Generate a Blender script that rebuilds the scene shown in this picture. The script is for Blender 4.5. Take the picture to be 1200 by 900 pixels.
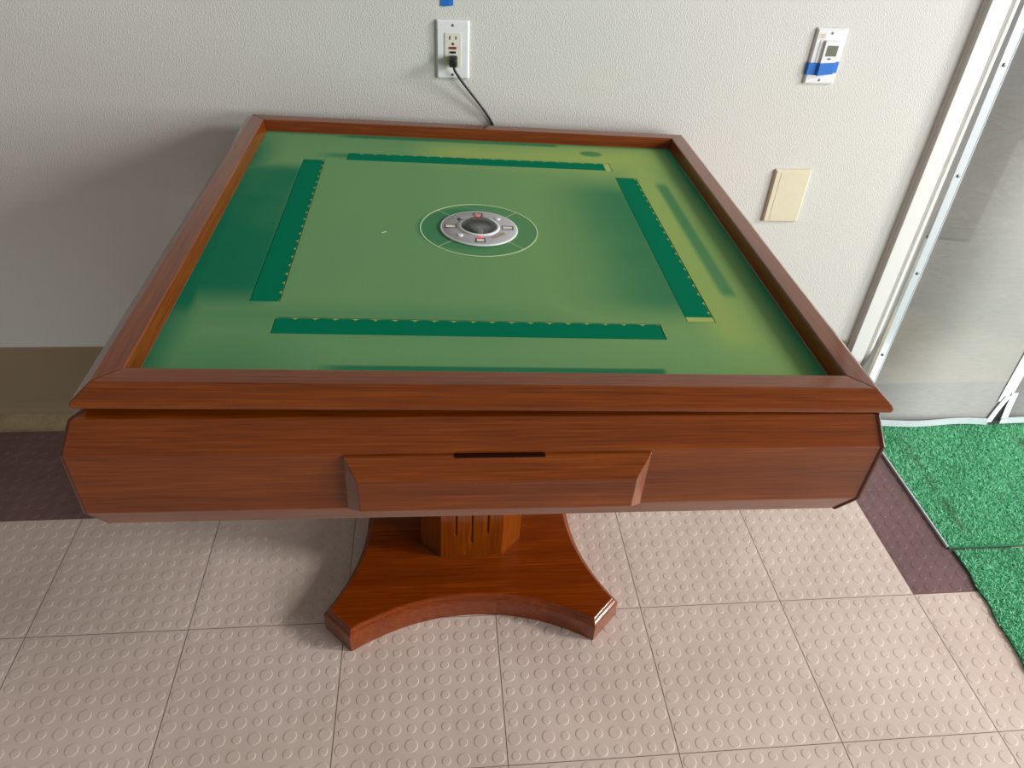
import bpy, bmesh, math, random
import numpy as np
from mathutils import Matrix, Vector
random.seed(7); rng = np.random.default_rng(7)
S = bpy.context.scene
for o in list(bpy.data.objects): bpy.data.objects.remove(o)

# ------------------------------------------------------------------ camera
def set_camera():
    yaw, pitch, roll, fpx = .1186, -.6592, .0591, 866.91
    fw = Vector((math.sin(yaw)*math.cos(pitch), math.cos(yaw)*math.cos(pitch), math.sin(pitch)))
    rt = Vector((math.cos(yaw), -math.sin(yaw), 0)); up = rt.cross(fw)
    r = rt*math.cos(roll)+up*math.sin(roll); u = -rt*math.sin(roll)+up*math.cos(roll)
    cam = bpy.data.cameras.new('camera'); o = bpy.data.objects.new('camera', cam); S.collection.objects.link(o)
    m = Matrix((r, u, -fw)).transposed().to_4x4(); m.translation = (-.0846, -1.2949, 1.3459)
    o.matrix_world = m
    cam.sensor_width = 36; cam.lens = fpx/1200*36; cam.clip_start = .05; S.camera = o
set_camera()

# ------------------------------------------------------------------ light
w = bpy.data.worlds.new('world'); S.world = w; w.use_nodes = True
bg = w.node_tree.nodes['Background']; bg.inputs[0].default_value = (1, .965, .92, 1); bg.inputs[1].default_value = .24
def area(name, loc, target, sx, sy, power, col):
    l = bpy.data.lights.new(name, 'AREA'); l.shape = 'RECTANGLE'; l.size = sx; l.size_y = sy; l.energy = power; l.color = col
    o = bpy.data.objects.new(name, l); S.collection.objects.link(o); o.location = loc
    o.rotation_euler = (Vector(target)-Vector(loc)).to_track_quat('-Z', 'Y').to_euler(); return o
area('window_daylight_right', (5.0, -1.35, 2.75), (0, -.1, .6), .9, 1.0, 225, (1, .985, .96))
area('doorway_daylight_front_right', (4.0, -2.8, 1.05), (.1, -.2, .25), 1.9, 1.9, 165, (.97, .99, 1))
area('outdoor_fill_lamp', (2.2, 2.2, 2.6), (2.0, 1.6, 0), 2.6, 2.6, 95, (.95, .98, 1))  # added fill lamp, brightens the ground beyond the doorway
vs = S.view_settings; vs.view_transform = 'Standard'; vs.look = 'None'; vs.gamma = 1; vs.use_curve_mapping = False; vs.exposure = 0.06

# ------------------------------------------------------------------ helpers
def lin(c):
    return tuple(((v/255)/12.92 if v/255 <= .04045 else ((v/255+.055)/1.055)**2.4) for v in c)+(1,)
class N:
    """tiny node-graph builder"""
    def __init__(s, name):
        s.m = bpy.data.materials.new(name); s.m.use_nodes = True; s.t = s.m.node_tree; s.b = s.t.nodes['Principled BSDF']
        s.out = s.t.nodes['Material Output']; s._tc = None
    def n(s, typ, **kw):
        x = s.t.nodes.new(typ)
        for k, v in kw.items(): setattr(x, k, v)
        return x
    def put(s, sock, v):
        if hasattr(v, 'links') or isinstance(v, bpy.types.NodeSocket): s.t.links.new(v, sock)
        else: sock.default_value = v
    def obj(s):
        if not s._tc: s._tc = s.n('ShaderNodeTexCoord')
        return s._tc.outputs['Object']
    def math(s, op, a, b=0., c=0., clamp=False):
        x = s.n('ShaderNodeMath', operation=op, use_clamp=clamp)
        s.put(x.inputs[0], a); s.put(x.inputs[1], b); s.put(x.inputs[2], c); return x.outputs[0]
    def xyz(s, v=None):
        x = s.n('ShaderNodeSeparateXYZ'); s.put(x.inputs[0], v or s.obj()); return x.outputs
    def mapv(s, scale=(1, 1, 1), loc=(0, 0, 0), rot=(0, 0, 0), v=None):
        x = s.n('ShaderNodeMapping'); s.put(x.inputs['Vector'], v or s.obj())
        x.inputs['Scale'].default_value = scale; x.inputs['Location'].default_value = loc; x.inputs['Rotation'].default_value = rot
        return x.outputs[0]
    def noise(s, scale, v=None, detail=3., rough=.55, dist=0.):
        x = s.n('ShaderNodeTexNoise'); s.put(x.inputs['Vector'], v or s.obj())
        x.inputs['Scale'].default_value = scale; x.inputs['Detail'].default_value = detail
        x.inputs['Roughness'].default_value = rough; x.inputs['Distortion'].default_value = dist; return x.outputs['Fac']
    def smooth(s, v, a, b, lo=0., hi=1.):
        x = s.n('ShaderNodeMapRange', interpolation_type='SMOOTHSTEP'); s.put(x.inputs[0], v)
        x.inputs[1].default_value = a; x.inputs[2].default_value = b; x.inputs[3].default_value = lo; x.inputs[4].default_value = hi
        return x.outputs[0]
    def mix(s, f, a, b):
        x = s.n('ShaderNodeMix', data_type='RGBA'); s.put(x.inputs[0], f); s.put(x.inputs[6], a); s.put(x.inputs[7], b); return x.outputs[2]
    def bump(s, h, strength=.3, dist=.001):
        x = s.n('ShaderNodeBump'); s.put(x.inputs['Height'], h); x.inputs['Strength'].default_value = strength
        x.inputs['Distance'].default_value = dist; s.put(s.b.inputs['Normal'], x.outputs[0]); return x
    def set(s, **kw):
        for k, v in kw.items(): s.put(s.b.inputs[k.replace('_', ' ')], v)
        return s
def plain(name, c, rough=.5, var=.05, **kw):
    g = N(name); nz = g.noise(60.)
    a = lin(c); b = tuple(x*(1-var*2) for x in a[:3])+(1,)
    g.set(Base_Color=g.mix(nz, a, b), Roughness=rough, **kw); return g.m

def tag(o, label=None, cat=None, group=None, kind=None):
    if label: o['label'] = label
    if cat: o['category'] = cat
    if group: o['group'] = group
    if kind: o['kind'] = kind
    return o
def empty(name, loc=(0, 0, 0), rot=(0, 0, 0)):
    o = bpy.data.objects.new(name, None); S.collection.objects.link(o); o.location = loc; o.rotation_euler = rot; o.empty_display_size = .05; return o
def link(name, me, mats, parent=None, smooth=False, loc=None, rot=None):
    o = bpy.data.objects.new(name, me); S.collection.objects.link(o)
    for m in (mats if isinstance(mats, (list, tuple)) else [mats]): me.materials.append(m)
    if parent: o.parent = parent
    if loc: o.location = loc
    if rot: o.rotation_euler = rot
    if smooth:
        for p in me.polygons: p.use_smooth = True
    return o
def from_bm(name, bm, mats, parent=None, smooth=False, bevel=0, seg=2, loc=None, rot=None):
    bmesh.ops.recalc_face_normals(bm, faces=bm.faces)
    me = bpy.data.meshes.new(name); bm.to_mesh(me); bm.free()
    o = link(name, me, mats, parent, smooth, loc, rot)
    if bevel:
        b = o.modifiers.new('bevel', 'BEVEL'); b.width = bevel; b.segments = seg; b.limit_method = 'ANGLE'; b.angle_limit = math.radians(20)
        for p in me.polygons: p.use_smooth = True
        wn = o.modifiers.new('wn', 'WEIGHTED_NORMAL')
    return o
def box(bm, x0, x1, y0, y1, z0, z1, mi=0):
    v = [bm.verts.new(p) for p in ((x0, y0, z0), (x1, y0, z0), (x1, y1, z0), (x0, y1, z0), (x0, y0, z1), (x1, y0, z1), (x1, y1, z1), (x0, y1, z1))]
    for f in ((0, 3, 2, 1), (4, 5, 6, 7), (0, 1, 5, 4), (1, 2, 6, 5), (2, 3, 7, 6), (3, 0, 4, 7)):
        bm.faces.new([v[i] for i in f]).material_index = mi
def loft(bm, loops, cap0=True, cap1=True, closed=True):
    vs_ = [[bm.verts.new(p) for p in l] for l in loops]
    n = len(loops[0])
    for a, b in zip(vs_, vs_[1:]):
        for i in range(n if closed else n-1):
            j = (i+1) % n; bm.faces.new((a[i], a[j], b[j], b[i]))
    if cap0: bm.faces.new(vs_[0][::-1])
    if cap1: bm.faces.new(vs_[-1])
    return vs_
def lathe(bm, prof, n=48, c=(0, 0), cap0=True, cap1=True):
    loft(bm, [[(c[0]+r*math.cos(2*math.pi*k/n), c[1]+r*math.sin(2*math.pi*k/n), z) for k in range(n)] for r, z in prof], cap0, cap1)
def rrect(x0, x1, y0, y1, r, n=5):
    pts = []
    for cx, cy, a0 in ((x1-r, y1-r, 0), (x0+r, y1-r, 90), (x0+r, y0+r, 180), (x1-r, y0+r, 270)):
        for k in range(n+1):
            a = math.radians(a0+90*k/n); pts.append((cx+r*math.cos(a), cy+r*math.sin(a)))
    return pts
def tube(name, pts, r, mat, parent=None):
    cu = bpy.data.curves.new(name, 'CURVE'); cu.dimensions = '3D'; sp = cu.splines.new('NURBS'); sp.points.add(len(pts)-1)
    for p, q in zip(sp.points, pts): p.co = (*q, 1)
    sp.use_endpoint_u = True; sp.order_u = 4; cu.bevel_depth = r; cu.bevel_resolution = 5; cu.resolution_u = 12; cu.use_fill_caps = True
    tmp = bpy.data.objects.new('tmp', cu); S.collection.objects.link(tmp)
    me = bpy.data.meshes.new_from_object(tmp.evaluated_get(bpy.context.evaluated_depsgraph_get())); bpy.data.objects.remove(tmp)
    me.materials.clear()
    return link(name, me, mat, parent, True)

# ------------------------------------------------------------------ materials
def wood(name, axis='x', dark=(80, 30, 0), mid=(118, 53, 2), light=(150, 78, 8), rough=.3):
    g = N(name)
    sc = {'x': (2, 190, 190), 'y': (190, 2, 190), 'z': (190, 190, 2)}[axis]
    big = {'x': (.8, 16, 16), 'y': (16, .8, 16), 'z': (16, 16, .8)}[axis]
    fine = {'x': (12, 420, 420), 'y': (420, 12, 420), 'z': (420, 420, 12)}[axis]
    n1 = g.noise(2., g.mapv(sc), 4, .6, .6); n2 = g.noise(2., g.mapv(big), 3, .5, .8); n3 = g.noise(1., g.mapv(fine), 2, .5)
    f = g.math('ADD', g.math('MULTIPLY', n1, .32), g.math('MULTIPLY', n2, .3)); f = g.math('ADD', f, g.math('MULTIPLY', n3, .38))
    r = g.n('ShaderNodeValToRGB'); g.put(r.inputs[0], f); e = r.color_ramp.elements
    e[0].position = .32; e[0].color = lin(dark); e[1].position = .76; e[1].color = lin(light)
    k = r.color_ramp.elements.new(.54); k.color = lin(mid)
    g.set(Base_Color=r.outputs[0], Roughness=rough, Coat_Weight=1., Coat_Roughness=.12, Coat_IOR=1.45, Specular_IOR_Level=.1)
    g.bump(n3, .03, .0003); return g.m
WX, WY, WZ = wood('varnished_wood_x', 'x'), wood('varnished_wood_y', 'y'), wood('varnished_wood_z', 'z')
WBASE = wood('varnished_wood_base', 'x', (88, 30, 1), (122, 50, 4), (168, 86, 18))
WPOST = wood('varnished_wood_corner', 'z', (62, 20, 2), (88, 32, 4), (110, 46, 8))
M = {}
M['black'] = plain('black_rubber', (18, 18, 18), .45)
M['dark'] = plain('dark_gap', (40, 14, 6), .9, Specular_IOR_Level=.05)
M['white_plastic'] = plain('white_plastic', (232, 234, 236), .35)
M['almond'] = plain('almond_plastic', (222, 214, 186), .4)
M['ivory'] = plain('ivory_plastic', (226, 220, 206), .4)
M['red'] = plain('red_plastic', (130, 40, 38), .4)
M['steel'] = plain('screw_steel', (140, 140, 138), .35, Metallic=.8)
M['tape'] = plain('blue_tape', (22, 112, 205), .6)
M['lcd'] = plain('lcd_glass', (118, 122, 108), .2)
M['lcd_ink'] = plain('lcd_ink', (92, 96, 84), .4)
M['grey_plastic'] = plain('silver_grey_plastic', (172, 170, 174), .38)
M['rim_white'] = plain('white_rim', (222, 226, 224), .3)
M['ink'] = plain('dark_ink', (60, 45, 45), .5)
M['gold_ink'] = plain('gold_ink', (176, 150, 110), .5)
M['line_ink'] = plain('pale_line', (200, 222, 170), .8)

def wall_material():
    g = N('orange_peel_paint')
    a = g.noise(330., None, 2, .5); b = g.noise(800., None, 2, .6)
    blobs = g.smooth(a, .42, .62)
    h = g.math('ADD', blobs, g.math('MULTIPLY', b, .35))
    g.set(Base_Color=g.mix(g.noise(2.), lin((211, 209, 203)), lin((203, 202, 196))), Roughness=.55); g.bump(h, .4, .0008); return g.m
M['wall'] = wall_material()
def vinyl():
    g = N('taupe_vinyl'); n = g.noise(7., None, 5)
    g.set(Base_Color=g.mix(n, lin((150, 133, 106)), lin((136, 119, 94))), Roughness=.45); return g.m
M['vinyl'] = vinyl()
def concrete(name, c1, c2, sp=True):
    g = N(name); n = g.noise(14., None, 6, .65); col = g.mix(g.smooth(n, .3, .7), lin(c1), lin(c2))
    if sp:
        v = g.n('ShaderNodeTexVoronoi'); g.put(v.inputs['Vector'], g.obj()); v.inputs['Scale'].default_value = 95
        k = g.math('LESS_THAN', v.outputs['Distance'], .16); col = g.mix(g.math('MULTIPLY', k, .7), col, lin((70, 60, 48)))
    g.set(Base_Color=col, Roughness=.85); g.bump(g.noise(120.), .3, .001); return g.m
M['subfloor'] = concrete('speckled_concrete', (190, 172, 136), (166, 148, 114))
def ground():
    g = N('outdoor_concrete'); x = g.xyz(); n = g.noise(7., None, 6, .7)
    c = g.mix(g.smooth(n, .3, .7), lin((172, 168, 156)), lin((152, 150, 142)))
    d = g.math('ADD', x[1], g.math('MULTIPLY', g.math('SUBTRACT', g.noise(3., None, 5, .7), .5), .9)); d = g.math('ADD', d, g.math('MULTIPLY', x[0], .25))
    c = g.mix(g.smooth(d, .75, 1.5, .85, 0), c, g.mix(g.smooth(n, .35, .65), lin((204, 188, 150)), lin((176, 160, 126))))
    g.set(Base_Color=c, Roughness=.9); return g.m
M['ground'] = ground()
M['sill'] = concrete('grey_concrete', (104, 114, 116), (92, 100, 102), False)
M['ground_shade'] = concrete('painted_shade_concrete', (122, 118, 110), (108, 104, 98), False)  # darker concrete colour that paints shade onto the outdoor ground
def tile(name, c1, c2, c3):
    g = N(name); n = g.noise(5., None, 6, .6); col = g.mix(g.smooth(n, .3, .7), lin(c1), lin(c2))
    s = g.smooth(g.noise(28., None, 4, .6, .8), .66, .76); col = g.mix(g.math('MULTIPLY', s, .25), col, lin(c3))
    g.set(Base_Color=col, Roughness=.5); g.bump(g.noise(300.), .1, .0005); return g.m
M['tile'] = tile('beige_rubber', (209, 190, 178), (198, 178, 166), (224, 214, 208))
M['maroon'] = tile('maroon_rubber', (112, 82, 82), (98, 70, 70), (140, 112, 112))
M['grout'] = plain('tile_joint', (136, 114, 102), .8)
M['trim'] = plain('painted_trim', (226, 226, 222), .4, .02)
M['pvc'] = plain('white_vinyl_edging', (204, 212, 216), .35, .04)
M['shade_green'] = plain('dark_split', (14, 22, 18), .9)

# ------------------------------------------------------------------ floor of studded rubber tiles
TS, PH, OX, OY = .3133, .0067, .0185, -.3634
def floor():
    V = []; F = []; MI = []; SM = []
    def add(vs_, fs, mi, sm=False):
        b = len(V); V.extend(vs_)
        for f in fs: F.append([i+b for i in f]); MI.append(mi); SM.append(sm)
    gap = .0007; NS = 14
    for i in range(-9, 10):
        for j in range(-9, 2):
            x0, y0 = OX+i*TS, OY+j*TS
            dark = 1 if (j == 1 or (i == 3 and j >= 0)) else 0
            add([(x0+gap, y0+gap, 0), (x0+TS-gap, y0+gap, 0), (x0+TS-gap, y0+TS-gap, 0), (x0+gap, y0+TS-gap, 0)], [(0, 1, 2, 3)], dark)
            if i < -6 or i > 5 or j < -4: continue
            p = TS/10
            for a in range(10):
                for b in range(10):
                    R = .0124 if (a+b) % 2 else .0083
                    cx, cy = x0+(a+.5)*p, y0+(b+.5)*p
                    vs_ = []
                    for rr, z in ((1., 0), (.92, .00048), (.80, .00062)):
                        vs_ += [(cx+R*rr*math.cos(2*math.pi*k/NS), cy+R*rr*math.sin(2*math.pi*k/NS), z) for k in range(NS)]
                    fs = [(q*NS+k, q*NS+(k+1) % NS, (q+1)*NS+(k+1) % NS, (q+1)*NS+k) for q in range(2) for k in range(NS)]
                    add(vs_, fs, dark); add(vs_[2*NS:], [tuple(range(NS))], dark)
    x0, x1, y0, y1 = OX-9*TS, OX+10*TS, OY-9*TS, OY+2*TS
    add([(x0, y0, -.001), (x1, y0, -.001), (x1, y1, -.001), (x0, y1, -.001)], [(0, 1, 2, 3)], 2)
    add([(x0, y1, -.001), (x1, y1, -.001), (x1, y1, -.012), (x0, y1, -.012)], [(0, 1, 2, 3)], 2)
    add([(x0, y1-.02, -.012), (x1, y1-.02, -.012), (x1, .40, -.012), (x0, .40, -.012)], [(0, 1, 2, 3)], 3)
    add([(x0, y0, -.05), (x1, y0, -.05), (x1, .40, -.05), (x0, .40, -.05)], [(3, 2, 1, 0)], 3)
    c, s = math.cos(PH), math.sin(PH)
    V2 = [(c*x-s*y, s*x+c*y, z) for x, y, z in V]
    me = bpy.data.meshes.new('floor'); me.from_pydata(V2, [], F)
    o = link('floor', me, [M['tile'], M['maroon'], M['grout'], M['subfloor']])
    me.polygons.foreach_set('material_index', MI); tag(o, kind='structure')
floor()

# ------------------------------------------------------------------ wall, baseboard, door trim, outdoors
WY0 = .355
def structure(name, bm, m, bevel=0): return tag(from_bm(name, bm, m, bevel=bevel), kind='structure')
bm = bmesh.new(); box(bm, -2.8, 1.07, WY0, WY0+.12, -.012, 2.5); structure('wall_back', bm, M['wall'])
bm = bmesh.new(); box(bm, 2.25, 3.2, WY0, WY0+.12, -.012, 2.5); box(bm, 1.0, 2.3, WY0, WY0+.12, 2.1, 2.5)
structure('wall_back_right', bm, M['wall'])
bm = bmesh.new()
loft(bm, [[(x, WY0+.0, -.012), (x, WY0-.012, -.0115), (x, WY0-.006, .004), (x, WY0-.003, .02), (x, WY0-.003, .1975), (x, WY0-.0015, .2), (x, WY0, .2)] for x in (-2.8, 1.0765)])
structure('baseboard_back', bm, M['vinyl'])
def casing(name, x0, x1, y0, y1=WY0+.02, z1=2.15, bv=.0015):
    bm = bmesh.new(); box(bm, x0, x1, y0, y1, -.01, z1); structure(name, bm, M['trim'], bv)
casing('trim_1', 1.077, 1.1215, WY0-.018)
casing('trim_2', 1.1300, 1.1430, WY0-.015, bv=.004)
bm = bmesh.new(); box(bm, 1.07, 1.165, WY0-.004, WY0+.06, -.01, 2.15); structure('trim_3', bm, M['trim'], .001)
bm = bmesh.new(); box(bm, 1.12, 2.4, .22, .405, -.012, .001); structure('trim_4', bm, M['sill'])
bm = bmesh.new(); box(bm, 1.0, 3.2, .405, 4.5, -.03, -.002); structure('outdoor_ground', bm, M['ground'])
bm = bmesh.new(); loft(bm, [[(x, y, z) for x, y in ((1.5, 1.5), (2.13, 1.363), (3.6, 3.1), (3.4, 4.2), (1.5, 4.0))] for z in (-.002, .008)]); structure('outdoor_shade_patch', bm, M['ground_shade'])  # thin added sheet whose dark colour stands in for shade outside

# screen curtain in the doorway
def screen_material():
    g = N('grey_mesh_screen'); x = g.xyz()
    n = g.noise(1., g.mapv((30, 30, 900)), 3, .6); n2 = g.noise(4., None, 4)
    g.set(Base_Color=g.mix(n2, lin((176, 176, 172)), lin((160, 160, 155))), Roughness=.7)
    tr = g.n('ShaderNodeBsdfTransparent'); mx = g.n('ShaderNodeMixShader')
    fac = g.smooth(n, .3, .7, .48, .64)
    g.put(mx.inputs[0], fac); g.put(mx.inputs[1], tr.outputs[0]); g.put(mx.inputs[2], g.b.outputs[0])
    g.put(g.out.inputs[0], mx.outputs[0]); return g.m
M['screen'] = screen_material()
def py(z):      # y of the hanging cloth at height z; its foot is kicked forward onto the turf
    t = max(0., min(1., (.25-z)/.23)); return WY0-.013-.140*t**2.1
def cloth(name, edge, mat, parent, th=.0008, off=0., zs=None):
    """edge(z) -> (x0, x1); a thin sheet following the profile"""
    zs = zs or [2.12, 1.6, 1.2, .9, .6, .45, .3]+[.25-.23*k/14 for k in range(15)]
    bm = bmesh.new(); L = []
    for z in zs:
        x0, x1 = edge(z); y = py(z)-off
        L.append([(x0, y, z), (x1, y+0, z), (x1, y-th, z-.0), (x0, y-th, z)])
    loft(bm, L); return from_bm(name, bm, mat, parent, smooth=(th < .001))
lx = lambda z: float(np.interp(z, [.09, .517, .975, 1.07, 2.1], [1.1656, 1.163, 1.154, 1.1505, 1.149]))-.78*max(0, WY0-.013-py(z))
def seam_x(z): return 1.6147-1.01*max(0, WY0-.013-py(z))
sc = tag(empty('screen_curtain', (1.5, .24, .01)), 'grey mesh screen curtain with white edging hanging in the doorway', 'screen')
sc.location = (0, 0, 0)
cloth('mesh_panel', lambda z: (lx(z)+.01, seam_x(z)+.015), M['screen'], sc)
cloth('mesh_panel', lambda z: (seam_x(z)+.016, 2.2), M['screen'], sc)
cloth('side_edging', lambda z: (lx(z), lx(z)+.0215), M['pvc'], sc, .0015, .0015)
cloth('side_piping', lambda z: (lx(z)+.0235, lx(z)+.0255), M['pvc'], sc, .0015, .0012)
# centre seam of the curtain, its foot split into a narrow gap
cloth('centre_edging', lambda z: (seam_x(z), seam_x(z)+.036), M['pvc'], sc, .0015, .0030, [2.12, 1.2, .6, .3]+[.25-.192*k/12 for k in range(13)])
bm = bmesh.new()
for (a, b, wd) in (((1.551, .070), (1.476, .021), .016), ((1.573, .076), (1.521, .020), .019)):
    (xa, za), (xb, zb) = a, b
    L = []
    for t in np.linspace(0, 1, 6):
        z = za+(zb-za)*t; x = xa+(xb-xa)*t; y = py(z)-.006
        L.append([(x-wd/2, y, z), (x+wd/2, y, z), (x+wd/2, y-.003, z), (x-wd/2, y-.003, z)])
    loft(bm, L)
from_bm('split_edging', bm, M['pvc'], sc)
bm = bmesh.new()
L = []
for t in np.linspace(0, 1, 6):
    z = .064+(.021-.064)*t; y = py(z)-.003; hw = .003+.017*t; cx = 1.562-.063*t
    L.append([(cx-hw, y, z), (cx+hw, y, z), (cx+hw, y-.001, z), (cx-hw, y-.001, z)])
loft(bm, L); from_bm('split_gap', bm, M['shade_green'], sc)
def hem(x0, x1, n=14):
    bm = bmesh.new(); L = []
    for k in range(n+1):
        x = x0+(x1-x0)*k/n; y = .200+.003*math.sin(k*.7); z = .014+.0015*math.sin(k*.6+1)
        L.append([(x, y, z-.003), (x, y-.004, z-.003), (x, y-.002, z+.014), (x, y+.003, z+.014)])
    loft(bm, L); return from_bm('bottom_hem', bm, M['pvc'], sc)
hem(1.06, 1.474); hem(1.515, 2.2)
for z in (1.18, .95, .694, .425, .17):
    bm = bmesh.new(); lathe(bm, [(.0045, 0), (.004, .0015), (.002, .0025)], 16)
    from_bm('nail', bm, M['steel'], sc, True, loc=(lx(z)+.0115, py(z)-.003, z), rot=(math.radians(90), 0, 0))

# ------------------------------------------------------------------ artificial turf
def turf_material():
    g = N('green_turf'); n = g.noise(260., None, 2); n2 = g.noise(9., None, 4)
    c = g.mix(n, lin((92, 212, 148)), lin((178, 246, 210))); c = g.mix(g.smooth(n2, .45, .75, 0, .4), c, lin((70, 175, 120)))
    x = g.xyz(); # trodden streaks where the backing shows through
    def streak(x0, slope):
        d = g.math('ABSOLUTE', g.math('SUBTRACT', x[0], g.math('ADD', x0, g.math('MULTIPLY', x[1], slope))))
        return g.smooth(d, .0, .02, 1, 0)
    s = g.math('MAXIMUM', streak(1.185, .04), streak(1.52, .1)); s = g.math('MULTIPLY', s, g.smooth(g.noise(60.), .35, .6))
    s = g.math('MULTIPLY', s, g.smooth(x[1], .2, .12)); s = g.math('MULTIPLY', s, g.smooth(x[1], -.23, -.16))
    c = g.mix(g.math('MULTIPLY', s, .6), c, lin((110, 130, 95)))
    g.set(Base_Color=c, Roughness=.75); return g.m
M['turf'] = turf_material(); M['turf_backing'] = plain('turf_backing', (40, 120, 82), .9)
def turf(name, edge, x1, y0, y1, z0, n, label, seed):
    r = np.random.default_rng(seed)
    ys = np.linspace(y0, y1, 60); top = z0+.004
    bm = bmesh.new(); L = [[(edge(y), y, z0), (x1, y, z0), (x1, y, top), (edge(y), y, top)] for y in ys]; loft(bm, L)
    root = tag(empty(name, (0, 0, 0)), label, 'turf mat', 'turf mats by the doorway')
    from_bm('turf_backing', bm, M['turf_backing'], root)
    dens = r.random(n)
    y = r.uniform(y0+.003, y1-.004, n); xe = np.array([edge(v) for v in y]); xs = xe+.001+(x1-xe)*r.random(n)
    a = r.uniform(0, 2*np.pi, n); h = r.uniform(.003, .0065, n); wd = .0011
    lean = r.uniform(.002, .009, n); b = r.uniform(0, 2*np.pi, n)
    V = np.empty((n, 3, 3)); V[:, 0] = np.c_[xs-wd*np.cos(a), y-wd*np.sin(a), np.full(n, top-.0005)]
    V[:, 1] = np.c_[xs+wd*np.cos(a), y+wd*np.sin(a), np.full(n, top-.0005)]
    V[:, 2] = np.c_[xs+lean*np.cos(b), y+lean*np.sin(b), top+h]
    me = bpy.data.meshes.new('turf_pile'); me.vertices.add(3*n); me.vertices.foreach_set('co', V.reshape(-1))
    me.loops.add(3*n); me.loops.foreach_set('vertex_index', np.arange(3*n)); me.polygons.add(n)
    me.polygons.foreach_set('loop_start', np.arange(0, 3*n, 3)); me.polygons.foreach_set('loop_total', np.full(n, 3)); me.update()
    tag(link('turf_pile', me, M['turf'], root), kind='stuff'); return root
jag = lambda y: 1.1205+.002*math.sin(y*60)+.0015*math.sin(y*260+1)-.02*max(0, min(1, (-.3-y)/.25))
back_edge = lambda y: 1.1135-.004*max(0, (y-.05))/.2
a = turf('turf_mat', back_edge, 2.05, -.236, .205, .0012, 70000, 'green turf mat with a straight white edge, meeting the screen curtain', 3)
bm = bmesh.new(); box(bm, 1.1095, 1.1130, -.232, .12, .001, .0075); from_bm('edge_binding', bm, M['pvc'], a)
turf('turf_mat', jag, 2.05, -1.3, -.242, .0012, 150000, 'green turf mat with a ragged cut edge, nearest the bottom right corner', 5)

# ------------------------------------------------------------------ mahjong table
T = tag(empty('mahjong_table', (-.028, -.132, 0)), 'square reddish wood mahjong table with faded green felt top on a pedestal', 'table')
TO = Vector((-.028, -.132, 0))
def put(o, world):      # child placed by a world matrix
    o.matrix_parent_inverse = Matrix.Identity(4); o.matrix_basis = Matrix.Translation(-TO) @ world; return o
# pedestal base
def base():
    pts = []
    n = 22
    for q in range(4):
        a = math.radians(90*q)
        seg = []
        # concave side from (.245,.303) to (-.245,.303): straight flanks with an arc between
        for k in range(n+1):
            x = .245-.49*k/n; u = abs(x)/.245
            seg.append((x, .229+.074*(u**2.1)))
        for x, y in seg: pts.append((x*math.cos(a)-y*math.sin(a), x*math.sin(a)+y*math.cos(a)))
    m = len(pts); P = [Vector(p) for p in pts]
    def inset(d):
        out = []
        for i in range(m):
            e1 = (P[i]-P[i-1]).normalized(); e2 = (P[(i+1) % m]-P[i]).normalized()
            n1 = Vector((-e1.y, e1.x)); n2 = Vector((-e2.y, e2.x)); b = (n1+n2).normalized()
            out.append(P[i]+b*d/max(.5, b.dot(n1)))
        return out
    bm = bmesh.new()
    prof = [(0, 0), (0, .046), (.003, .051), (.007, .0525), (.007, .0555), (.010, .0590), (.013, .0600)]
    loft(bm, [[(p.x, p.y, z) for p in inset(d)] for d, z in prof])
    o = from_bm('pedestal_base', bm, WBASE, T, bevel=.0012, seg=1); put(o, Matrix.Translation((-.028, -.132, 0)))
base()
def column():
    bm = bmesh.new(); H0, H1 = .059, .60; r, f = .109, .0655
    grooves = [(-.0335, .125), (0., .100), (.0335, .128)]; gw = .0028; gd = .004
    for q in range(4):
        a = math.radians(90*q); ca, sa = math.cos(a), math.sin(a)
        def P(x, d, z):      # front face plane y=-r, depth d inwards
            X, Y = x, -r+d; return bm.verts.new((X*ca-Y*sa+.006*(z/.6), X*sa+Y*ca, z))
        def Q(*c): bm.faces.new([P(*p) for p in c])
        xs = [-f]
        for g, _ in grooves: xs += [g-gw, g+gw]
        xs.append(f)
        for i in range(0, len(xs), 2): Q((xs[i], 0, H0), (xs[i+1], 0, H0), (xs[i+1], 0, H1), (xs[i], 0, H1))
        for g, zg in grooves:
            Q((g-gw, 0, H0), (g+gw, 0, H0), (g+gw, 0, zg), (g-gw, 0, zg))
            Q((g-gw, 0, zg), (g+gw, 0, zg), (g, gd, zg+.004))
            Q((g-gw, 0, zg), (g, gd, zg+.004), (g, gd, H1), (g-gw, 0, H1))
            Q((g+gw, 0, zg), (g+gw, 0, H1), (g, gd, H1), (g, gd, zg+.004))
        Q((f, 0, H0), (r, r-f, H0), (r, r-f, H1), (f, 0, H1))
    bmesh.ops.remove_doubles(bm, verts=bm.verts, dist=1e-5)
    put(from_bm('column', bm, WZ, T), Matrix.Translation((-.028, -.1435, 0)))
    bm = bmesh.new(); pts = []
    for q in range(4):
        a = math.radians(90*q); r2, f2 = r+.0025, f+.001
        for X, Y in ((-f2, -r2), (f2, -r2)): pts.append((X*math.cos(a)-Y*math.sin(a), X*math.sin(a)+Y*math.cos(a)))
    loft(bm, [[(x, y, .0595) for x, y in pts], [(x, y, .0615) for x, y in pts]])
    put(from_bm('column_bead', bm, WX, T), Matrix.Translation((-.028, -.1435, 0)))
column()

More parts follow.
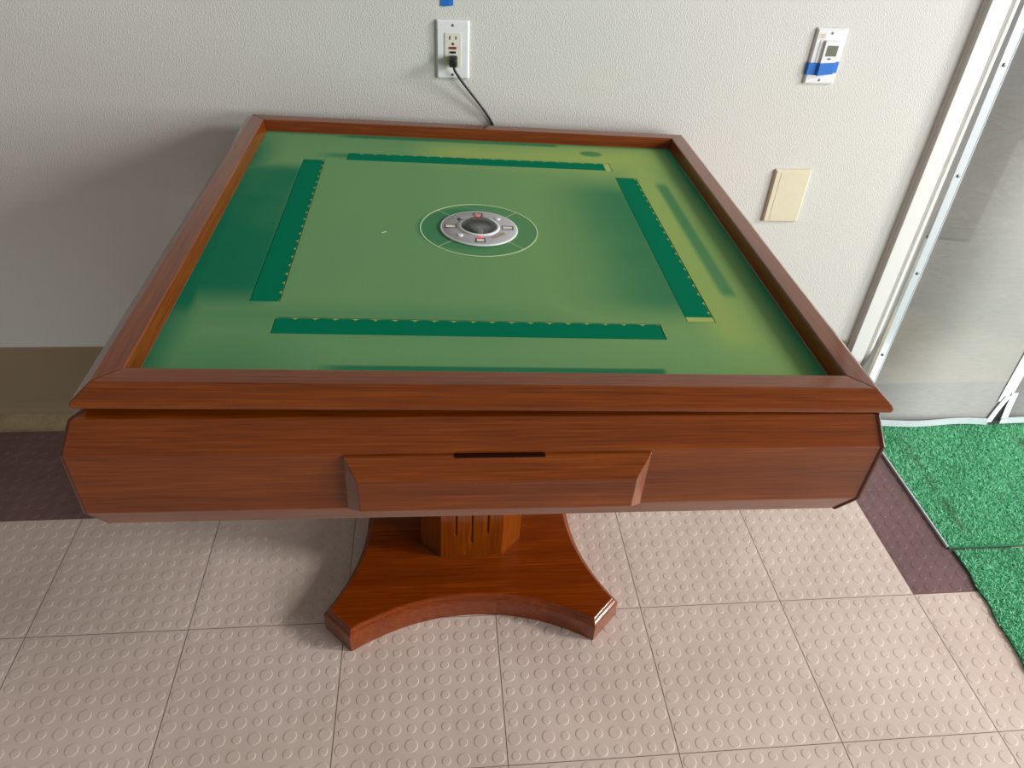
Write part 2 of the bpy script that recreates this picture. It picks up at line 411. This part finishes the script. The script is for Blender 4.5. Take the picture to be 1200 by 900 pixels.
def rail_set(name, prof, world, mats, cham=0., gap=.0004, bevel=.0012, labels=None):
    """four mitred members following a closed (e, z) profile; e = half size of the square"""
    out = []
    for q in range(4):
        a = math.radians(90*q); bm = bmesh.new()
        L = []
        for s in (-1, 1):
            L.append([(s*(e-cham-gap), -e, z) for e, z in prof])
        loft(bm, L)
        for v in bm.verts:
            x, y = v.co.x, v.co.y; v.co.x = x*math.cos(a)-y*math.sin(a); v.co.y = x*math.sin(a)+y*math.cos(a)
        o = from_bm(name, bm, mats[q % 2], T, bevel=bevel); put(o, world); out.append(o)
    return out
# cabinet under the lid (leans slightly)
BT = -.0134
BW = Matrix.Translation((-.0218, -.1488, .70)) @ Matrix.Rotation(-BT, 4, 'Y')
zb = lambda z: z-.70
prof_body = [(.452, zb(.7600)), (.4600, zb(.7700)), (.4650, zb(.7835)), (.4808, zb(.7770)), (.4957, zb(.7363)), (.4957, zb(.6418)), (.4813, zb(.6065)), (.452, zb(.6040))]
rail_set('side_panel', prof_body, BW, (WX, WY), cham=.0, gap=.0005, bevel=.0018)
# slim corner posts filling the mitres
for q in range(4):
    a = math.radians(90*q); bm = bmesh.new()
    # convex wedge: outer tip sits just proud of the mitre
    L = [[(-(e+.0022), -(e-.0045), z), (-(e+.0022), -(e-.0010), z), (-(e-.0010), -(e+.0004), z), (-(e-.003), -(e+.0002), z), (-(e-.02), -(e-.02), z)] for e, z in prof_body[2:-1]]
    loft(bm, L)
    for v in bm.verts:
        x, y = v.co.x, v.co.y; v.co.x = x*math.cos(a)-y*math.sin(a); v.co.y = x*math.sin(a)+y*math.cos(a)
    put(from_bm('corner_post', bm, WPOST, T, bevel=.001), BW)
bm = bmesh.new(); box(bm, -.4515, .4515, -.4515, .4515, zb(.605), zb(.6105)); put(from_bm('bottom_board', bm, M['dark'], T), BW)
bm = bmesh.new(); box(bm, -.4515, .4515, -.4515, .4515, zb(.735), zb(.742)); put(from_bm('inner_deck', bm, M['dark'], T), BW)

# drawer on the front
def drawer():
    y = -.4957; x0, x1, z0, z1 = -.182, .192, -.0575, .0325
    p, bx, bt, bb = .0185, .017, .028, .012
    bm = bmesh.new()
    o_ = [(x0, z0), (x1, z0), (x1, z1), (x0, z1)]; i_ = [(x0+bx, z0+bb), (x1-bx, z0+bb), (x1-bx, z1-bt), (x0+bx, z1-bt)]
    loft(bm, [[(x, y+.001, z) for x, z in o_], [(x, y-.003, z) for x, z in o_], [(x, y-p, z) for x, z in i_]])
    d = put(from_bm('drawer', bm, WX, T, bevel=.0012), BW)
    bm = bmesh.new(); g = rrect(-.050, .060, z1-.0035, z1+.0012, .0022, 4)
    loft(bm, [[(x, y-.0045, z) for x, z in g], [(x, y+.001, z) for x, z in g]])
    h = from_bm('finger_groove', bm, M['dark'], d); h['label'] = 'dark finger slot'
drawer()

# lid: leans more than the cabinet
LIDC = Vector((-.0097, -.149, .8078))
LW = Matrix.Translation(LIDC) @ Matrix.Rotation(-.009, 4, 'X') @ Matrix.Rotation(.0288, 4, 'Y')
prof_lid = [(.428, -.0265), (.4320, -.0220), (.4350, -.004), (.4368, -.0003), (.4640, 0), (.4815, -.0145), (.4836, -.0180), (.4830, -.0232), (.4790, -.0262)]
rail_set('lid_rail', prof_lid, LW, (WX, WY), gap=.0002, bevel=.0011)

# felt playing surface with its sun-fading
ZF = -.0228
def felt_material():
    g = N('sun_faded_felt'); x = g.xyz(); X, Y = x[0], x[1]
    def soft(x0, x1, y0, y1, s):
        s = s if isinstance(s, tuple) else (s, s, s, s)
        r = g.smooth(X, x0-s[0], x0+s[0]); r = g.math('MULTIPLY', r, g.smooth(X, x1-s[1], x1+s[1], 1, 0))
        r = g.math('MULTIPLY', r, g.smooth(Y, y0-s[2], y0+s[2])); return g.math('MULTIPLY', r, g.smooth(Y, y1-s[3], y1+s[3], 1, 0))
    big = g.noise(3.5, None, 4, .5); mid = g.noise(18., None, 4, .6); fine = g.noise(700., None, 2, .6)
    faded = g.mix(g.smooth(X, -.15, .45), lin((112, 156, 106)), lin((134, 166, 100)))
    yel = g.math('MAXIMUM', soft(.31, .36, -.34, .34, .04), soft(-.1, .38, .30, .40, .06)); faded = g.mix(g.math('MULTIPLY', yel, .75), faded, lin((166, 184, 98)))
    faded = g.mix(g.math('MULTIPLY', soft(-.3, .3, -.43, -.31, .05), .5), faded, lin((112, 160, 108)))
    teal = lin((0, 112, 82))
    t = soft(-.5, -.315, -.25, .245, (.01, .03, .05, .03)); t = g.math('MULTIPLY', t, .98)
    masks = [(soft(-.5, -.405, -.5, .38, (.01, .04, .01, .1)), .9), (soft(-.5, -.405, -.3, .25, (.01, .012, .05, .05)), 1.),
             (soft(-.5, .5, .425, .5, (.01, .01, .012, .01)), .8),
             (soft(-.28, .18, .412, .5, (.03, .01, .006, .01)), .75),
             (soft(.408, .5, -.5, .5, (.026, .01, .01, .01)), .95),
             (soft(.352, .374, -.205, .228, (.006, .006, .012, .02)), .72),
             (soft(.17, .30, -.262, .215, (.10, .02, .05, .06)), .8),
             (soft(-.22, .213, -.5, -.3965, (.03, .004, .01, .003)), .85),
             (soft(-.45, -.26, -.45, -.33, (.02, .08, .02, .06)), .35),
             (soft(-.46, .1, -.32, -.26, (.02, .1, .05, .03)), .3),
             (soft(-.30, -.24, .298, .322, (.03, .02, .01, .01)), .6)]
    for m, k in masks: t = g.math('MAXIMUM', t, g.math('MULTIPLY', m, k))
    dx = g.math('DIVIDE', g.math('SUBTRACT', X, .247), .024); dy = g.math('DIVIDE', g.math('SUBTRACT', Y, .380), .016)
    d = g.math('ADD', g.math('MULTIPLY', dx, dx), g.math('MULTIPLY', dy, dy)); t = g.math('MAXIMUM', t, g.math('MULTIPLY', g.smooth(d, .6, 1.3, 1, 0), .7))
    # the ring round the console keeps a little more dye
    rx = g.math('ADD', X, .009); ry = g.math('ADD', Y, .001); rr = g.math('SQRT', g.math('ADD', g.math('MULTIPLY', rx, rx), g.math('MULTIPLY', ry, ry)))
    t = g.math('MAXIMUM', t, g.math('MULTIPLY', g.smooth(rr, .094, .098, 1, 0), .42)); t = g.math('MAXIMUM', t, g.smooth(g.math('ADD', rr, g.math('MULTIPLY', X, .25)), .07, .082, .65, 0))
    t = g.math('ADD', t, g.math('MULTIPLY', g.math('SUBTRACT', mid, .5), .10), clamp=True)
    c = g.mix(t, faded, teal); c = g.mix(g.smooth(big, .4, .75, 0, .2), c, lin((116, 160, 100)))
    c = g.mix(g.math('MULTIPLY', g.math('SUBTRACT', fine, .35), .8, clamp=True), c, lin((60, 100, 60)))
    g.set(Base_Color=c, Roughness=1., Specular_IOR_Level=.08); g.bump(fine, .25, .0006); return g.m
M['felt'] = felt_material()
FC = (-.0, 0.)
slots = {'L': (-.3375, -.296, -.249, .284), 'T': (-.256, .277, .288, .328), 'R': (.2755, .3185, -.281, .254), 'F': (-.296, .234, -.328, -.288)}
def felt():
    xs = sorted({-.4325, .4325} | {v for s in slots.values() for v in s[:2]}); ys = sorted({-.4325, .4325} | {v for s in slots.values() for v in s[2:]})
    bm = bmesh.new(); cache = {}
    def V(x, y):
        if (x, y) not in cache: cache[(x, y)] = bm.verts.new((x, y, ZF))
        return cache[(x, y)]
    for x0, x1 in zip(xs, xs[1:]):
        for y0, y1 in zip(ys, ys[1:]):
            cx, cy = (x0+x1)/2, (y0+y1)/2
            if any(s[0] < cx < s[1] and s[2] < cy < s[3] for s in slots.values()): continue
            bm.faces.new((V(x0, y0), V(x1, y0), V(x1, y1), V(x0, y1)))
    edges = [e for e in bm.edges if len(e.link_faces) == 1]
    r = bmesh.ops.extrude_edge_only(bm, edges=edges)
    for v in r['geom']:
        if isinstance(v, bmesh.types.BMVert): v.co.z -= .006
    me = bpy.data.meshes.new('playing_surface'); bm.to_mesh(me); bm.free()
    put(link('playing_surface', me, M['felt'], T), LW)
felt()
bm = bmesh.new(); box(bm, -.4325, .4325, -.4325, .4325, ZF-.012, ZF-.006); put(from_bm('lid_underlay', bm, M['dark'], T), LW)
def flap_material():
    g = N('flap_felt'); x = g.xyz(); n = g.noise(700., None, 2)
    # local x runs along the flap, local y across; the +y edge was bleached between the tiles
    u = g.math('FRACT', g.math('DIVIDE', x[0], .0265)); tri = g.math('ABSOLUTE', g.math('SUBTRACT', u, .5))
    lim = g.math('ADD', .0006, g.math('MULTIPLY', g.math('POWER', g.math('MULTIPLY', tri, 2.), 5.), .0042))
    lim = g.math('ADD', lim, g.math('MULTIPLY', g.noise(40.), .0016))
    m = g.math('LESS_THAN', g.math('SUBTRACT', 0., x[1]), lim)
    c = g.mix(m, lin((0, 116, 82)), lin((168, 182, 96))); c = g.mix(g.math('MULTIPLY', n, .2), c, lin((0, 80, 60)))
    g.set(Base_Color=c, Roughness=1., Specular_IOR_Level=.05); g.bump(n, .2, .0005); return g.m
M['flap'] = flap_material()
def flap(key, edge, fade0=0, fade1=0):
    """edge: which side of the slot was bleached; the flap's own +y points there"""
    x0, x1, y0, y1 = slots[key]; g = .0013
    if edge == '+x': L, Wd, org, rz = y1-y0, x1-x0, (x1, y0), 0
    bm = bmesh.new()
    if edge == '+x':      # local x -> world y, local y -> world x
        M4 = Matrix(((0, 1, 0, x1), (1, 0, 0, y0), (0, 0, -1, ZF-.0006), (0, 0, 0, 1)))
    else:                 # local x -> world x, local y -> world y
        L, Wd = x1-x0, y1-y0
        M4 = Matrix(((1, 0, 0, x0), (0, 1, 0, y1), (0, 0, 1, ZF-.0006), (0, 0, 0, 1)))
    s = -1 if edge == '+x' else 1
    z0, z1 = (0, .004) if edge == '+x' else (-.004, 0)
    box(bm, g, L-g, -Wd+g, -g, z0, z1)
    o = from_bm('tile_flap', bm, M['flap'], T); put(o, LW @ M4)
    # thin bleached frames at the ends
    for a, b, k in ((g, g+fade0, fade0), (L-g-fade1, L-g, fade1)):
        if k:
            bm = bmesh.new(); box(bm, a, b, -Wd+g, -g, z0-.0002 if edge == '+x' else z0, z1 if edge == '+x' else z1+.0002)
            from_bm('faded_end', bm, M['felt_pale'], o)
M['felt_pale'] = plain('bleached_felt', (166, 180, 98), .9)
flap('L', '+x'); flap('R', '+x', .012, 0); flap('T', '+y', 0, .012); flap('F', '+y')
# printed ring and its four dividing lines
def ring():
    cx, cy, R = -.009, -.001, .0975; bm = bmesh.new(); n = 96
    loft(bm, [[(cx+r*math.cos(2*math.pi*k/n), cy+r*math.sin(2*math.pi*k/n), z) for k in range(n)] for r, z in ((R, ZF+.0001), (R, ZF+.0005), (R+.0019, ZF+.0005), (R+.0019, ZF+.0001))], False, False)
    for a in (45, 135, 225, 315):
        t = math.radians(a); c, s = math.cos(t), math.sin(t); wd = .0006
        q = [(cx+r*c-k*wd*s, cy+r*s+k*wd*c, ZF+.0004) for r, k in ((.066, -1), (R, -1), (R, 1), (.066, 1))]
        bm.faces.new([bm.verts.new(p) for p in q])
    put(from_bm('printed_ring', bm, M['line_ink'], T), LW)
ring()
def console():
    C = Matrix.Translation((-.0092, -.001, ZF))
    bm = bmesh.new()
    lathe(bm, [(.0640, 0), (.0645, .0018), (.0632, .0030), (.0340, .0040), (.0330, .0040)], 72, cap0=True, cap1=False)
    d = put(from_bm('control_console', bm, M['grey_plastic'], T, True), LW @ C)
    def sub(name, bm, m, label=None, sm=False, **kw):
        o = from_bm(name, bm, m, d, sm, **kw)
        if label: o['label'] = label
        return o
    bm = bmesh.new(); lathe(bm, [(.0640, .0003), (.0656, .0008), (.0654, .0022), (.0636, .0032), (.0626, .0030)], 72, cap0=False, cap1=False); sub('outer_rim', bm, M['rim_white'], 'white rim', True)
    bm = bmesh.new(); lathe(bm, [(.0350, .0040), (.0345, .0058), (.0320, .0066), (.0295, .0056), (.0290, .0030)], 72, cap0=False, cap1=False); sub('dice_ring', bm, M['rim_white'], 'white ring', True)
    bm = bmesh.new(); lathe(bm, [(.0292, .0048), (.0285, .0016), (.022, -.0035), (.012, -.0056), (.0, -.006)][:4]+[(.0005, -.006)], 48, cap0=False, cap1=True); sub('dice_bowl', bm, M['bowl'], None, True)
    bm = bmesh.new(); lathe(bm, [(.0296, .0056), (.027, .0094), (.021, .0128), (.012, .0148), (.0005, .0153)], 48, cap0=False, cap1=True); sub('clear_dome', bm, M['dome'], 'clear dome', True)
    bm = bmesh.new(); box(bm, -.0048, .0048, -.0200, -.0105, -.0042, .0060); sub('die', bm, M['rim_white'], 'white die', bevel=.0012)
    zt = .0036
    for nm, (x, y), rot in (('north', (0, .0485), 0), ('south', (0, -.0490), 0), ('west', (-.0480, 0), 90), ('east', (.0480, 0), 90)):
        bm = bmesh.new(); w2, h2 = .0080, .0068
        if rot: w2, h2 = .0098, .0068
        for a in ((-w2, w2, -h2, -h2+.0018), (-w2, w2, h2-.0018, h2), (-w2, -w2+.0018, -h2, h2), (w2-.0018, w2, -h2, h2)): box(bm, *a, -.001, .0006)
        f = sub('wind_window', bm, M['ink'], loc=(x, y, zt-.0002))
        bm = bmesh.new(); box(bm, -w2+.0018, w2-.0018, -h2+.0018, h2-.0018, -.001, .0004); sub('window_pane', bm, M['ivory'] if nm != 'north' else M['rose'], loc=(x, y, zt-.0002))
    for x, y in ((.0330, .0335), (-.0330, -.0335)):
        bm = bmesh.new(); lathe(bm, [(.0052, -.001), (.0050, .0012), (.0038, .0018), (.0005, .0019)], 24, cap0=False); sub('button', bm, M['rim_white'], 'white button', True, loc=(x, y, zt-.0001))
    for y in (.0405, -.0385):
        bm = bmesh.new(); lathe(bm, [(.0032, -.001), (.0028, .0006), (.0005, .0009)], 16, cap0=False); sub('indicator_lamp', bm, M['led'], 'lit red lamp', True, loc=(0, y, zt+.0004))
    bm = bmesh.new(); lathe(bm, [(.0032, 0), (.0032, .0006)], 16, c=(-.0335, .0290))
    for k in range(4): box(bm, -.0345+.0045*k, -.0318+.0045*k, .0215+.0026*k, .0240+.0026*k, 0, .0006)
    for k in range(4): box(bm, -.0330+.0042*k, -.0306+.0042*k, .0165+.0022*k, .0178+.0022*k, 0, .0006)
    sub('printed_marks', bm, M['ink'], loc=(0, 0, zt+.0002))
    bm = bmesh.new()
    for k in range(5): box(bm, .0200+.0045*k, .0235+.0045*k, -.0405+.0034*k, -.0360+.0040*k, 0, .0006)
    sub('gold_script', bm, M['gold_ink'], loc=(0, 0, zt+.0002))
M['bowl'] = plain('bowl_plastic', (140, 148, 142), .3)
M['rose'] = plain('rose_pane', (190, 140, 140), .4)
def dome_mat():
    g = N('clear_plastic_dome'); tr = g.n('ShaderNodeBsdfTransparent'); gl = g.n('ShaderNodeBsdfGlossy'); gl.inputs['Roughness'].default_value = .04
    fr = g.n('ShaderNodeFresnel'); fr.inputs[0].default_value = 1.5; mx = g.n('ShaderNodeMixShader')
    g.put(mx.inputs[0], fr.outputs[0]); g.put(mx.inputs[1], tr.outputs[0]); g.put(mx.inputs[2], gl.outputs[0]); g.put(g.out.inputs[0], mx.outputs[0]); return g.m
M['dome'] = dome_mat()
def led():
    g = N('red_led'); g.set(Base_Color=lin((235, 60, 80)), Emission_Color=lin((255, 30, 60)), Emission_Strength=1.6); return g.m
M['led'] = led()
console()
# fluff lying on the felt
bm = bmesh.new()
for k in range(7):
    t = k/6; box(bm, -.003+t*.006, -.0015+t*.006, -.003+t*.005+.0004*math.sin(k*2), -.0012+t*.005+.0004*math.sin(k*2), 0, .0009)
o = tag(from_bm('lint', bm, M['rim_white']), 'white speck of lint lying on the felt left of the console', 'lint')
o.matrix_world = LW @ Matrix.Translation((-.167, -.026, ZF+.0003))

# ------------------------------------------------------------------ things on the wall
YW = WY0-.0006
def wall_thing(name, x, z, label, cat, rot=0): return tag(empty(name, (x, YW, z), (0, rot, 0)), label, cat)
def plate(parent, w_, h_, th, mat, name='plate', hole=None):
    bm = bmesh.new(); b = .0035
    o_ = rrect(-w_/2, w_/2, -h_/2, h_/2, .0025, 3); i_ = rrect(-w_/2+b, w_/2-b, -h_/2+b, h_/2-b, .0018, 3)
    loft(bm, [[(x, 0, z) for x, z in o_], [(x, -th*.45, z) for x, z in o_], [(x, -th, z) for x, z in i_]])
    return from_bm(name, bm, mat, parent)
def slab(name, parent, x0, x1, z0, z1, y0, y1, mat, r=.001, bevel=.0004, label=None):
    bm = bmesh.new(); l = rrect(x0, x1, z0, z1, r, 3); loft(bm, [[(x, -y0, z) for x, z in l], [(x, -y1, z) for x, z in l]])
    o = from_bm(name, bm, mat, parent, bevel=bevel)
    if label: o['label'] = label
    return o
def screw(parent, x, z, y, ang=20):
    bm = bmesh.new(); lathe(bm, [(.0028, -.0005), (.0026, .0006), (.0016, .0009)], 18)
    o = from_bm('screw', bm, M['steel'], parent, True, loc=(x, -y, z), rot=(math.radians(90), 0, 0))
    bm = bmesh.new(); box(bm, -.0023, .0023, -.0004, .0004, .0008, .0011); from_bm('slot', bm, M['ink'], o, rot=(0, 0, math.radians(ang)))
# outlet
po = wall_thing('wall_outlet', -.0536, .9455, 'white wall plate with an ivory outlet above the far table edge', 'outlet')
PW, PHH = .0690, .1150
pl = plate(po, PW, PHH, .006, M['white_plastic'])
rc = slab('receptacle', pl, -.0168, .0168, -.0335, .0335, .005, .0072, M['ivory'], .0015, label='ivory receptacle')
for x, h in ((-.0063, .0075), (.0063, .0065)): slab('socket_slot', rc, x-.0011, x+.0011, .0245-h/2, .0245+h/2, .0068, .0075, M['ink'], .0002, 0)
bm = bmesh.new(); lathe(bm, [(.0026, 0), (.0026, .0004)], 18); from_bm('ground_hole', bm, M['ink'], rc, loc=(0, -.0072, .0128), rot=(math.radians(90), 0, 0))
slab('reset_button', rc, -.0072, .0072, .0028, .0072, .0068, .0086, M['red'], .0005, label='red button')
slab('test_button', rc, -.0060, .0060, -.0056, -.0016, .0068, .0086, M['black'], .0005, label='black button')
screw(pl, 0, .0480, .006, 60); screw(pl, 0, -.0480, .006, 10)
# power cord
pc = tag(empty('power_cord', (-.053, YW-.008, .9262)), 'black power cord plugged into the outlet, dropping behind the table', 'cord')
bm = bmesh.new()
loft(bm, [[(x, -y, z) for x, z in rrect(-a, a, -b, b, .003, 4)] for y, a, b in ((.0, .0088, .0098), (.014, .0088, .0098), (.022, .0074, .0084), (.026, .0050, .0060))])
from_bm('plug', bm, M['black'], pc, bevel=.0006)
L0 = Vector((-.053, YW-.008, .9262))
path = [(-.0525, .330, .920), (-.0515, .329, .912), (-.047, .331, .905), (-.032, .337, .883), (-.012, .342, .858), (.012, .3465, .828), (.028, .3510, .805), (.036, .3515, .790), (.042, .3516, .77), (.044, .3516, .74), (.044, .3516, .68)]
tube('cable', [tuple(Vector(p)-L0) for p in path], .0027, M['black'], pc)
# blue tape scraps
def tape_mesh(name, loc, pts, label):
    bm = bmesh.new(); n = len(pts)
    loft(bm, [[(x, -y, z0), (x, -y, z1), (x, -y-.0004, z1), (x, -y-.0004, z0)] for x, y, z0, z1 in pts])
    o = from_bm(name, bm, M['tape']); o.location = loc; return tag(o, label, 'tape', 'blue tape strips on the wall')
tape_mesh('tape_strip', (-.0650, YW, 1.0370), [(-.0130, .0004, -.0095, .012), (-.006, .0007, -.0100, .013), (.004, .0014, -.0085, .013), (.0125, .0009, -.0080, .012)], 'scrap of blue tape stuck on bare wall above the outlet')
# timer switch
pt = wall_thing('wall_timer', .7552, .9535, 'white wall timer with a small grey display, high on the right of the wall', 'wall timer')
pl = plate(pt, .0690, .1150, .006, M['white_plastic'])
slab('timer_frame', pl, -.0215, .0220, -.0345, .0345, .005, .0070, M['white_plastic'], .001)
md = slab('timer_body', pl, -.0115, .0215, -.0335, .0335, .0065, .0125, M['white_plastic'], .0012)
ds = slab('display', md, -.0058, .0185, .0030, .0245, .0120, .0129, M['lcd'], .0004, 0, 'grey display')
bm = bmesh.new()
for (cx) in (.0008, .0054, .0120):
    for dx, dz, w2, h2 in ((0, .0036, .0011, .0003), (0, 0, .0011, .0003), (0, -.0036, .0011, .0003), (.0012, .0018, .0003, .0014), (-.0012, -.0018, .0003, .0014)):
        box(bm, cx+dx-w2, cx+dx+w2, -.01305, -.0129, .0140+dz-h2, .0140+dz+h2)
from_bm('display_digits', bm, M['lcd_ink'], ds)
slab('timer_button', md, .0015, .0085, -.0035, -.0010, .0120, .0132, M['ink'], .0006, 0, 'dark oval button')
lb = slab('printed_label', pl, -.0290, -.0120, .0350, .0490, .0059, .0062, M['ivory'], .0004, 0)
for k, (a, b) in enumerate(((-.0255, -.0150), (-.0262, -.0150))): slab('print_line', lb, a, b, .0395+.004*k, .0403+.004*k, .0062, .0064, M['ink'], .0002, 0)
screw(pl, 0, .0480, .006, 40); screw(pl, 0, -.0480, .006, 80)
tape_mesh('tape_strip', (.7552, YW, .9300), [(-.0375, .0015, -.0135, .0105), (-.034, .0066, -.0140, .0110), (-.016, .0072, -.0140, .0115), (-.0118, .0132, -.0138, .0118), (.0218, .0132, -.0098, .0140), (.0265, .0066, -.0092, .0145), (.0330, .0066, -.0085, .0150)], 'blue tape strip stuck across the white wall timer')
# blank plate
pb = wall_thing('blank_plate', .7580, .6325, 'almond blank wall plate, lower right of the wall near the table edge', 'wall plate')
pl = plate(pb, .0900, .1340, .0075, M['almond'])
slab('blank_insert', pl, -.0300, .0300, -.0600, .0600, .0070, .0080, M['almond'], .001, .0004)
